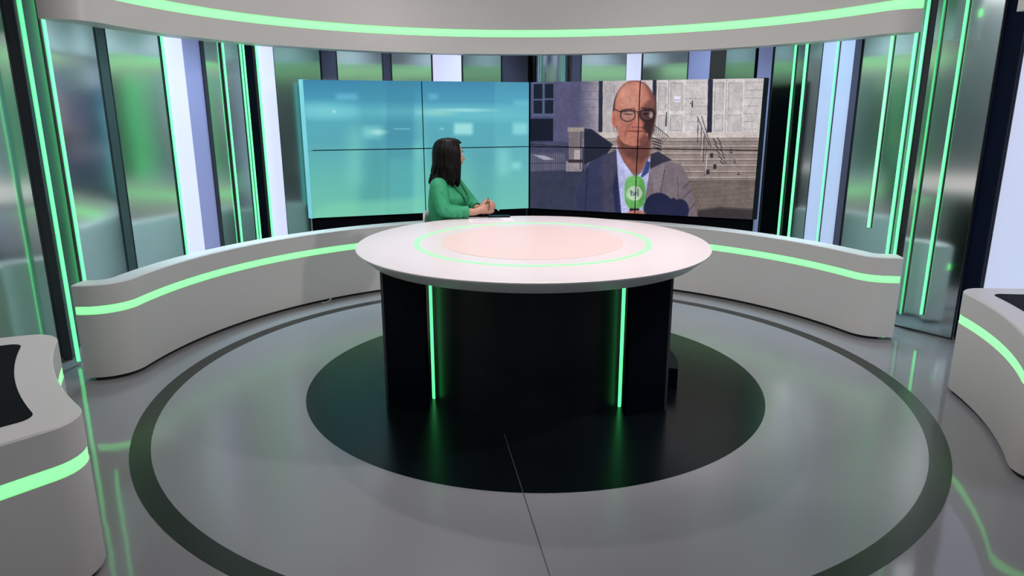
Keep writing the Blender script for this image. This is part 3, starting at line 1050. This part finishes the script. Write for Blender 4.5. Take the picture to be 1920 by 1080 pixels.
# ------------------------------------------------------------------ the desk
DC = (-0.011, 3.88)
DZ = 0.815
desk = thing('round_desk', 'large round white topped news desk on a black base', 'desk', (*DC, 0))
autosmooth(part('table_top', *lathe(DC, [(0, DZ), (0.978, DZ), (0.983, DZ - 0.003), (0.9815, DZ - 0.0075), (0.96, DZ - 0.0077), (0, DZ - 0.0077)], 160), M['desk_white'], desk), 30)
autosmooth(part('rim', *lathe(DC, [(0, DZ - 0.0079), (0.9805, DZ - 0.0079), (0.980, DZ - 0.010), (0.915, DZ - 0.066), (0.90, DZ - 0.070), (0, DZ - 0.070)], 160), M['desk_rim'], desk), 30)
autosmooth(part('light_ring', *lathe(DC, [(0.633, DZ + 0.0002), (0.633, DZ + 0.0015), (0.668, DZ + 0.0015), (0.668, DZ + 0.0002), (0.633, DZ + 0.0002)], 128), M['led_desk'], desk))
autosmooth(part('centre_disc', *lathe(DC, [(0, DZ + 0.0002), (0.512, DZ + 0.0002), (0.512, DZ + 0.002), (0, DZ + 0.002)], 128), M['desk_disc'], desk))
zt = DZ - 0.0705


def shell(r0, r1, a0, a1, z0, z1, n=24):
    o_ = arcpts(r1, a0, a1, n, DC); i_ = arcpts(r0, a0, a1, n, DC)
    pl = o_ + i_[::-1]
    k = len(pl)
    return [(*s, z0) for s in pl] + [(*s, z1) for s in pl], [tuple(range(k)), tuple(range(k, 2 * k))] + [(i, (i + 1) % k, k + (i + 1) % k, k + i) for i in range(k)]


autosmooth(part('plinth', *shell(0.25, 0.845, -104, 104, 0.002, 0.13, 48), M['black'], desk))
autosmooth(part('centre_panel', *shell(0.58, 0.62, 104, 256, 0.003, zt, 52), M['black_satin'], desk))
for p_, q_, outer in (((-0.768, 3.395), (-0.556, 3.347), 0), ((0.482, 3.326), (0.688, 3.40), 1)):
    w = part('wing_panel', *slab(p_, q_, 0.04, 0.003, zt), M['black'], desk)
    e = Vector(q_ if outer else p_); d = (Vector(q_) - Vector(p_)).normalized() * (1 if outer else -1)
    a_, b_ = (e, e + d * 0.014) if outer else (e + d * 0.014, e)
    subpart('edge_band', *slab(a_, b_, 0.045, 0.003, zt), M['dark_frame'], w, desk)
for (x, y), az_ in (((-0.541, 3.521), 236), ((0.455, 3.442), 133.5)):
    d = Vector((math.cos(R(az_)), -math.sin(R(az_))))
    c = Vector((x, y))
    part('light_strip', *slab(c - d * 0.008, c + d * 0.008, 0.010, 0.004, zt - 0.002), M['led'], desk)
autosmooth(part('core_column', *lathe(DC, [(0, 0.003), (0.22, 0.003), (0.22, zt), (0, zt)], 48), M['black_matt'], desk))

# ------------------------------------------------------------------ chair
CH = Vector((-0.625, 4.93))
FW = Vector((0.982, -0.190)); RV = Vector((-0.190, -0.982))


def loc2(x, y, z):
    """x to the sitter's right, y forward"""
    q = CH + RV * x + FW * y
    return Vector((q.x, q.y, z))


chair = thing('office_chair', 'white shell chair behind the desk under the woman in green', 'chair', (CH.x, CH.y, 0))
mb = MB()
NS = 20
for k in range(2):
    off = 0.0 if k == 0 else -0.02
    for j in range(9):
        for i in range(9):
            a, b = i / 4 - 1, j / 4 - 1
            # rounded square seat
            ex = a * math.sqrt(1 - b * b / 2); ey = b * math.sqrt(1 - a * a / 2)
            x, y = (a * 0.55 + ex * 0.45) * 0.22, (b * 0.55 + ey * 0.45) * 0.21 + 0.02
            mb.v.append(tuple(loc2(x, y, 0.455 + off + 0.02 * a * a + (0.02 * b * b if b < 0 else -0.012 * b * b))))
    base = k * 81
    for j in range(8):
        for i in range(8):
            q = base + j * 9 + i
            mb.f.append((q, q + 1, q + 10, q + 9))
ring = [i for i in range(9)] + [9 * j + 8 for j in range(1, 9)] + [72 + i for i in range(7, -1, -1)] + [9 * j for j in range(7, 0, -1)]
for a, b in zip(ring, ring[1:] + ring[:1]):
    mb.f.append((a, b, b + 81, a + 81))
part('seat', mb.v, mb.f, M['chair'], chair, True)
mb = MB()
for k in range(2):
    for j in range(9):
        for i in range(9):
            a, b = i / 4 - 1, j / 4 - 1
            ex = a * math.sqrt(1 - b * b / 2)
            x = (a * 0.55 + ex * 0.45) * 0.16
            z = 0.660 + (b * 0.7 + b * math.sqrt(1 - a * a / 2) * 0.3) * 0.175
            y = -0.142 - 0.004 * (b + 1) + 0.03 * a * a - (0.012 if k else 0)
            mb.v.append(tuple(loc2(x, y, z)))
    base = k * 81
    for j in range(8):
        for i in range(8):
            q = base + j * 9 + i
            mb.f.append((q, q + 1, q + 10, q + 9))
for a, b in zip(ring, ring[1:] + ring[:1]):
    mb.f.append((a, b, b + 81, a + 81))
part('backrest', mb.v, mb.f, M['chair'], chair, True)
part('back_support', *tube([loc2(0, -0.06, 0.43), loc2(0, -0.165, 0.43), loc2(0, -0.180, 0.5), loc2(0, -0.188, 0.66)], 0.014, 10), M['chrome'], chair, True)
part('gas_lift', *lathe((CH.x, CH.y), [(0, 0.08), (0.028, 0.08), (0.028, 0.25), (0.018, 0.25), (0.018, 0.432), (0, 0.432)], 20), M['chrome'], chair)
for k in range(5):
    a = 2 * math.pi * k / 5 + 0.3
    dx, dy = math.cos(a), math.sin(a)
    part('foot_arm', *tube([(CH.x, CH.y, 0.095), (CH.x + dx * 0.24, CH.y + dy * 0.24, 0.072)], [0.02, 0.013], 8), M['chrome'], chair, True)
    part('caster', *ellipsoid((CH.x + dx * 0.25, CH.y + dy * 0.25, 0.028), (0.028, 0.028, 0.028), None, 12, 8), M['black_matt'], chair, True)

# ------------------------------------------------------------------ the presenter
per = thing('person', 'woman with black shoulder length hair in green blouse sitting with clasped hands at the desk', 'person', (CH.x, CH.y, 0))


def settle(o):
    o.data.transform(Matrix.Translation(-Vector(per.location)))
    return o


def pfuse(name, mb, vox, m, it=3):
    o = settle(fuse(name, mb, vox, m, per, it))
    return o


def ppart(name, vf, m, smooth=True, parent=None):
    l = per.location
    return obj(name, [(q[0] - l[0], q[1] - l[1], q[2] - l[2]) for q in vf[0]], vf[1], m, parent or per, smooth)


def loft(secs, n=28):
    """secs: (centre, half width along RV, half depth along FW)"""
    v, f = [], []
    for c, rx, ry in secs:
        c = Vector(c)
        for k in range(n):
            th = 2 * math.pi * k / n
            ct, st = math.cos(th), math.sin(th)
            ct = math.copysign(abs(ct) ** 0.85, ct); st = math.copysign(abs(st) ** 0.85, st)
            q = c + Vector((RV.x, RV.y, 0)) * rx * ct + Vector((FW.x, FW.y, 0)) * ry * st
            v.append(tuple(q))
    for i in range(len(secs) - 1):
        for k in range(n):
            k2 = (k + 1) % n
            f.append((i * n + k, i * n + k2, (i + 1) * n + k2, (i + 1) * n + k))
    f.append(tuple(range(n))); f.append(tuple(range((len(secs) - 1) * n, len(secs) * n)))
    return v, f


HF = Vector((0.855, 0.52, 0)).normalized()         # where the face points
HS = Vector((HF.y, -HF.x, 0))                     # to her right
HC = Vector((-0.588, 4.915, 1.232))
# joints (world)
shR, shL = Vector((-0.660, 4.770, 1.030)), Vector((-0.598, 5.075, 1.030))
elR, elL = Vector((-0.618, 4.700, 0.868)), Vector((-0.46, 5.05, 0.868))
wrR, wrL = Vector((-0.412, 4.730, 0.858)), Vector((-0.395, 4.855, 0.862))
haR, haL = Vector((-0.352, 4.752, 0.876)), Vector((-0.350, 4.800, 0.882))
hpR, hpL = loc2(0.085, 0.02, 0.52), loc2(-0.085, 0.02, 0.52)
knR, knL = loc2(0.09, 0.42, 0.50), loc2(-0.09, 0.42, 0.50)
anR, anL = loc2(0.09, 0.40, 0.10), loc2(-0.09, 0.38, 0.10)

mb = MB()
mb.add(*loft([(loc2(0, 0, 0.47), 0.13, 0.09), (loc2(0, 0.0, 0.52), 0.155, 0.11), (loc2(0, 0.0, 0.64), 0.125, 0.09), (loc2(0, 0.01, 0.78), 0.125, 0.09),
              (loc2(0, 0.02, 0.92), 0.14, 0.10), (loc2(0, 0.005, 1.0), 0.15, 0.08), (loc2(0, -0.005, 1.045), 0.11, 0.06), (loc2(0, 0.0, 1.065), 0.06, 0.05)]))
nk = loc2(0, 0.0, 1.03)
mb.add(*tube([nk, (nk + HC) / 2 + Vector((0, 0, -0.02)), HC + Vector((0, 0, -0.05)) - HF * 0.01], [0.054, 0.05, 0.05], 16))
mb.add(*ellipsoid(HC + Vector((0, 0, 0.018)) - HF * 0.008, (0.092, 0.074, 0.088), (HF, HS, Vector((0, 0, 1))), 20, 14))
mb.add(*ellipsoid(HC + HF * 0.028 - Vector((0, 0, 0.045)), (0.055, 0.055, 0.062), (HF, HS, Vector((0, 0, 1))), 16, 10))
mb.add(*ellipsoid(HC + HF * 0.055 - Vector((0, 0, 0.088)), (0.024, 0.026, 0.018), (HF, HS, Vector((0, 0, 1))), 12, 8))
mb.add(*tube([HC + HF * 0.078 + Vector((0, 0, 0.008)), HC + HF * 0.098 - Vector((0, 0, 0.030))], [0.008, 0.012], 8))
for sgn in (1, -1):
    mb.add(*ellipsoid(HC + HS * 0.074 * sgn - Vector((0, 0, 0.012)) - HF * 0.005, (0.017, 0.008, 0.030), (HF, HS, Vector((0, 0, 1))), 10, 8))
    mb.add(*ellipsoid(HC + HS * 0.038 * sgn + HF * 0.05 - Vector((0, 0, 0.03)), (0.026, 0.026, 0.026), None, 12, 8))
for sh, el, wr, ha in ((shR, elR, wrR, haR), (shL, elL, wrL, haL)):
    mb.add(*tube([sh, el], [0.045, 0.036], 12))
    mb.add(*tube([el, (el + wr) / 2, wr], [0.037, 0.034, 0.024], 12))
    mb.add(*tube([wr, ha], [0.024, 0.026], 10))
for hp, kn, an in ((hpR, knR, anR), (hpL, knL, anL)):
    mb.add(*tube([hp, kn], [0.075, 0.052], 14))
    mb.add(*tube([kn, an], [0.048, 0.032], 12))
# hands: palms with five fingers each, folded over one another
XH = Vector((1, 0, 0)); ZH = Vector((0, 0, 1)); YH = Vector((0, 1, 0))
mb.add(*ellipsoid(haR, (0.040, 0.018, 0.036), (XH, YH, ZH), 14, 10))
mb.add(*ellipsoid(haL, (0.038, 0.018, 0.036), (XH, YH, ZH), 14, 10))
tips = []
for k in range(4):
    ln = (1.0, 1.1, 1.04, 0.84)[k]
    dz = 0.026 - 0.0175 * k
    # right hand: fingers leave the palm front and fold over the back of the left hand
    b = haR + Vector((0.030, 0.004, dz))
    p1 = b + Vector((0.034 * ln, 0.008, 0.004)); p2 = p1 + Vector((0.010, 0.030 * ln, 0.002)); p3 = p2 + Vector((-0.016, 0.020 * ln, -0.002))
    mb.add(*tube([b, p1, p2, p3], [0.0095, 0.0088, 0.008, 0.0068], 8)); tips.append((p3, Vector((-0.5, 0.8, 0.3))))
    b = haL + Vector((0.026, -0.002, dz + 0.010))
    p1 = b + Vector((0.030 * ln, -0.012, 0.006)); p2 = p1 + Vector((0.006, -0.034 * ln, 0.004)); p3 = p2 + Vector((-0.020, -0.022 * ln, -0.001))
    mb.add(*tube([b, p1, p2, p3], [0.0095, 0.0088, 0.008, 0.0068], 8)); tips.append((p3, Vector((-0.3, -0.9, 0.3))))
for ha, sg in ((haR, 1), (haL, -1)):
    b = ha + Vector((-0.012, 0, 0.024)); p1 = b + Vector((0.018, 0.006 * sg, 0.022)); p2 = p1 + Vector((0.022, 0.010 * sg, 0.014))
    mb.add(*tube([b, p1, p2], [0.012, 0.0105, 0.0085], 8)); tips.append((p2, Vector((0.4, -0.6, 0.7))))
body = pfuse('body', mb, 0.0042, M['skin'], 3)
for pt, d in tips:
    d = d.normalized()
    a = d.cross(ZH).normalized(); b = a.cross(d)
    ppart('nail', ellipsoid(pt + d * 0.0052, (0.0048, 0.0062, 0.0022), (a, b, d), 8, 6), M['nail'], True, body)
for sgn in (1, -1):
    e = HC + HF * 0.069 + HS * 0.031 * sgn + Vector((0, 0, 0.004))
    eye = ppart('eye', ellipsoid(e, (0.010, 0.012, 0.008), (HF, HS, ZH), 12, 8), M['eye'], True, body)
    ppart('iris', ellipsoid(e + HF * 0.0075, (0.0035, 0.005, 0.005), (HF, HS, ZH), 10, 6), M['iris'], True, body)
    ppart('eyebrow', tube([e + HF * 0.006 + Vector((0, 0, 0.020)) - HS * 0.014, e + HF * 0.008 + Vector((0, 0, 0.024)), e + HF * 0.002 + Vector((0, 0, 0.020)) + HS * 0.014], 0.003, 6), M['hair'], True, body)
ppart('lips', ellipsoid(HC + HF * 0.080 - Vector((0, 0, 0.056)), (0.008, 0.022, 0.008), (HF, HS, ZH), 12, 8), M['lips'], True, body)

# blouse
mb = MB()
mb.add(*loft([(loc2(0, -0.01, 0.50), 0.17, 0.125), (loc2(0, -0.012, 0.56), 0.175, 0.13), (loc2(0, -0.01, 0.66), 0.152, 0.118), (loc2(0, 0.0, 0.78), 0.152, 0.122),
              (loc2(0, 0.008, 0.88), 0.165, 0.134), (loc2(0, 0.010, 0.94), 0.17, 0.130), (loc2(0, -0.004, 1.0), 0.176, 0.105), (loc2(0, -0.012, 1.04), 0.165, 0.082),
              (loc2(0, -0.016, 1.068), 0.125, 0.066), (loc2(0, -0.014, 1.085), 0.08, 0.056)]))
for sg in (1, -1):
    mb.add(*ellipsoid(loc2(0.07 * sg, 0.085, 0.925), (0.062, 0.058, 0.062), None, 14, 10))
for sh, el, wr in ((shR, elR, wrR), (shL, elL, wrL)):
    mid = (sh + el) / 2
    mb.add(*tube([sh + Vector((0, 0, 0.0)), mid, el + Vector((0, 0, 0.004))], [0.062, 0.057, 0.050], 16))
    q = el + (wr - el) * 0.42; q2 = el + (wr - el) * 0.66
    mb.add(*tube([el + Vector((0, 0, 0.002)), q, q2], [0.049, 0.046, 0.038], 16))
    # soft folds at the elbow and cuff
    for kf in (0.28, 0.5):
        c = el + (wr - el) * kf
        mb.add(*tube([c + Vector((-0.012, -0.03, 0.03)), c + Vector((0.004, -0.044, -0.002)), c + Vector((0.012, -0.034, -0.03))], 0.009, 8))
    mb.add(*tube([mid + Vector((0.02, -0.04, 0.05)), mid + Vector((0.03, -0.050, -0.01)), el + Vector((0.03, -0.042, 0.02))], 0.010, 8))
blouse = pfuse('blouse', mb, 0.0055, M['blouse'], 4)
blouse['label'] = 'emerald green wrap blouse'
for el, wr in ((elR, wrR), (elL, wrL)):
    c0 = el + (wr - el) * 0.66; d = (wr - el).normalized()
    a = d.cross(ZH).normalized(); b = a.cross(d)
    v, f = [], []
    for i, (s, r) in enumerate(((0.0, 0.040), (0.012, 0.0415), (0.030, 0.040), (0.032, 0.036), (0.0, 0.034))):
        for k in range(18):
            th = 2 * math.pi * k / 18
            v.append(tuple(c0 + d * s + a * r * math.cos(th) + b * r * math.sin(th)))
    for i in range(4):
        for k in range(18):
            f.append((i * 18 + k, i * 18 + (k + 1) % 18, (i + 1) * 18 + (k + 1) % 18, (i + 1) * 18 + k))
    ppart('cuff', (v, f), M['blouse'], True, blouse)
# wrap edges of the neckline
ppart('collar_edge', tube([loc2(0.055, 0.015, 1.085), loc2(0.085, 0.085, 1.03), loc2(0.075, 0.145, 0.955), loc2(0.045, 0.155, 0.90), loc2(0.03, 0.14, 0.84), loc2(0.03, 0.125, 0.76)], 0.0065, 8), M['blouse_dark'], True, blouse)
ppart('collar_edge', tube([loc2(-0.055, 0.015, 1.085), loc2(-0.07, 0.085, 1.03), loc2(-0.05, 0.14, 0.955), loc2(0.0, 0.145, 0.90)], 0.0065, 8), M['blouse_dark'], True, blouse)
# trousers and shoes
mb = MB()
mb.add(*loft([(loc2(0, -0.01, 0.468), 0.155, 0.115), (loc2(0, 0, 0.52), 0.172, 0.128), (loc2(0, 0, 0.58), 0.16, 0.115)]))
for hp, kn, an in ((hpR, knR, anR), (hpL, knL, anL)):
    mb.add(*tube([hp, kn], [0.086, 0.064], 14)); mb.add(*tube([kn, an + Vector((0, 0, 0.03))], [0.06, 0.048], 14))
pfuse('trousers', mb, 0.009, M['trousers'], 3)
for an in (anR, anL):
    mb = MB()
    fwd = Vector((FW.x, FW.y, 0))
    h = an + Vector((0, 0, -0.045)) - fwd * 0.03
    mb.add(*tube([h, h + fwd * 0.09 + Vector((0, 0, -0.012)), h + fwd * 0.18 + Vector((0, 0, -0.022))], [0.036, 0.038, 0.030], 12, (1, 0.85)))
    mb.add(*tube([an + Vector((0, 0, 0.01)), h], [0.034, 0.036], 10))
    pfuse('shoe', mb, 0.007, M['black'], 3)

# hair: shoulder length bob, thick at the back, open around the face
rnd = random.Random(7)
secs = [(1.352, 0.012), (1.348, 0.045), (1.338, 0.072), (1.318, 0.093), (1.29, 0.106), (1.25, 0.112), (1.20, 0.113), (1.15, 0.113), (1.11, 0.116), (1.075, 0.117), (1.05, 0.108), (1.035, 0.085)]
n = 96
ph = [rnd.uniform(0, 6.28) for _ in range(6)]
v, f = [], []
for i, (z, r) in enumerate(secs):
    low = max(0, (1.16 - z) / 0.12)
    for k in range(n):
        th = 2 * math.pi * k / n                     # 0 = towards the face, + = her left
        d = HF * math.cos(th) - HS * math.sin(th)
        af = abs((th + math.pi) % (2 * math.pi) - math.pi)
        q = r
        q *= 1 + 0.018 * math.sin(23 * th + ph[0]) + 0.014 * math.sin(41 * th + ph[1]) + 0.02 * low * math.sin(17 * th + ph[2])
        if z < 1.315:                                # frame the face
            w = max(0.0, min(1.0, (1.12 - af) / 0.2)) * min(1, (1.315 - z) / 0.03)
            q *= 1 - 0.6 * w
        zz = z
        if i >= len(secs) - 3:
            zz += 0.018 * math.sin(13 * th + ph[3]) + 0.010 * math.sin(31 * th + ph[4]) - 0.012 * math.cos(th - 0.4)
        back = -0.018 - 0.012 * low
        # flick of hair lifting off the back of the shoulder
        fl = math.exp(-((af - 2.75) / 0.35) ** 2) * max(0, (1.10 - z) / 0.06)
        c = HC + HF * back
        v.append((c.x + d.x * (q + 0.030 * fl), c.y + d.y * (q + 0.030 * fl), zz))
top = len(v); v.append((HC.x - HF.x * 0.018, HC.y - HF.y * 0.018, 1.354))
bot = len(v); v.append((HC.x - HF.x * 0.03, HC.y - HF.y * 0.03, 1.05))
for i in range(len(secs) - 1):
    for k in range(n):
        k2 = (k + 1) % n
        f.append((i * n + k, i * n + k2, (i + 1) * n + k2, (i + 1) * n + k))
for k in range(n):
    f.append((top, k, (k + 1) % n)); f.append((bot, (len(secs) - 1) * n + (k + 1) % n, (len(secs) - 1) * n + k))
hair = ppart('hair', (v, f), M['hair'], True)
hair['label'] = 'straight black shoulder length hair'
mbl = MB()
for k in range(46):
    th = rnd.uniform(1.15, 2 * math.pi - 1.15)
    d = HF * math.cos(th) - HS * math.sin(th)
    c = HC - HF * 0.026
    z1 = rnd.uniform(1.012, 1.045)
    a = Vector((c.x, c.y, 0)) + d * 0.112
    mbl.add(*tube([(a.x - d.x * 0.014, a.y - d.y * 0.014, 1.20), (a.x + d.x * 0.003, a.y + d.y * 0.003, 1.12), (a.x + d.x * rnd.uniform(-0.01, 0.006), a.y + d.y * rnd.uniform(-0.01, 0.006), z1)], [0.006, 0.007, 0.0015], 6, (1.6, 0.7)))
o = ppart('hair_strands', (mbl.v, mbl.f), M['hair'], True, hair)
o['kind'] = 'stuff'

# ------------------------------------------------------------------ things lying on the desk
def desk_sheet(name, label, cat, c, size, rz, m, th):
    t = thing(name, label, cat, (c[0], c[1], DZ))
    return t


pc = (-0.300, 4.690)
pap = thing('paper_sheet', 'white printed sheet of paper on the desk beside the clasped hands', 'paper', (*pc, DZ))
part('sheet', *box((pc[0], pc[1], DZ + 0.0008), (0.30, 0.21, 0.0012), 0.12), M['paper'], pap)
mb = MB()
for k in range(7):
    y = -0.075 + k * 0.024
    ln = (0.2, 0.22, 0.15, 0.21, 0.18, 0.22, 0.12)[k]
    cx_, cy_ = pc[0] - math.sin(0.12) * y - 0.02, pc[1] + math.cos(0.12) * y
    mb.add(*box((cx_, cy_, DZ + 0.0016), (ln, 0.006, 0.0003), 0.12))
part('printed_lines', mb.v, mb.f, M['print'], pap)
tc_ = (-0.245, 4.80)
tab = thing('phone', 'black phone lying on the desk behind the paper', 'phone', (*tc_, DZ))
part('case', *box((tc_[0], tc_[1], DZ + 0.005), (0.15, 0.075, 0.008), 0.05), M['black_matt'], tab)
part('glass', *box((tc_[0], tc_[1], DZ + 0.0095), (0.14, 0.068, 0.0008), 0.05), M['black'], tab)
pen = thing('pen', 'black pen with pale tip sticking out of the clasped hands', 'pen', (-0.30, 4.775, 0.87))
part('barrel', *tube([(-0.335, 4.775, 0.882), (-0.255, 4.765, 0.868)], 0.0045, 8), M['black_matt'], pen, True)
part('tip', *tube([(-0.252, 4.7647, 0.8675), (-0.244, 4.7637, 0.866)], [0.004, 0.002], 8), M['paper'], pen, True)

# small odds and ends on the floor
cab = thing('cable_loop', 'small white cable loop lying at the foot of the low wall on the left', 'cable', (-1.715, 5.475, 0))
cpts = [(-1.745, 5.455, 0.005), (-1.735, 5.440, 0.005), (-1.715, 5.443, 0.005), (-1.70, 5.462, 0.007), (-1.688, 5.492, 0.016)]
part('cable', *tube(cpts, 0.003, 8), M['chair'], cab, True)
part('plug', *tube([(-1.688, 5.492, 0.016), (-1.684, 5.50, 0.024)], 0.005, 8), M['alu'], cab, True)
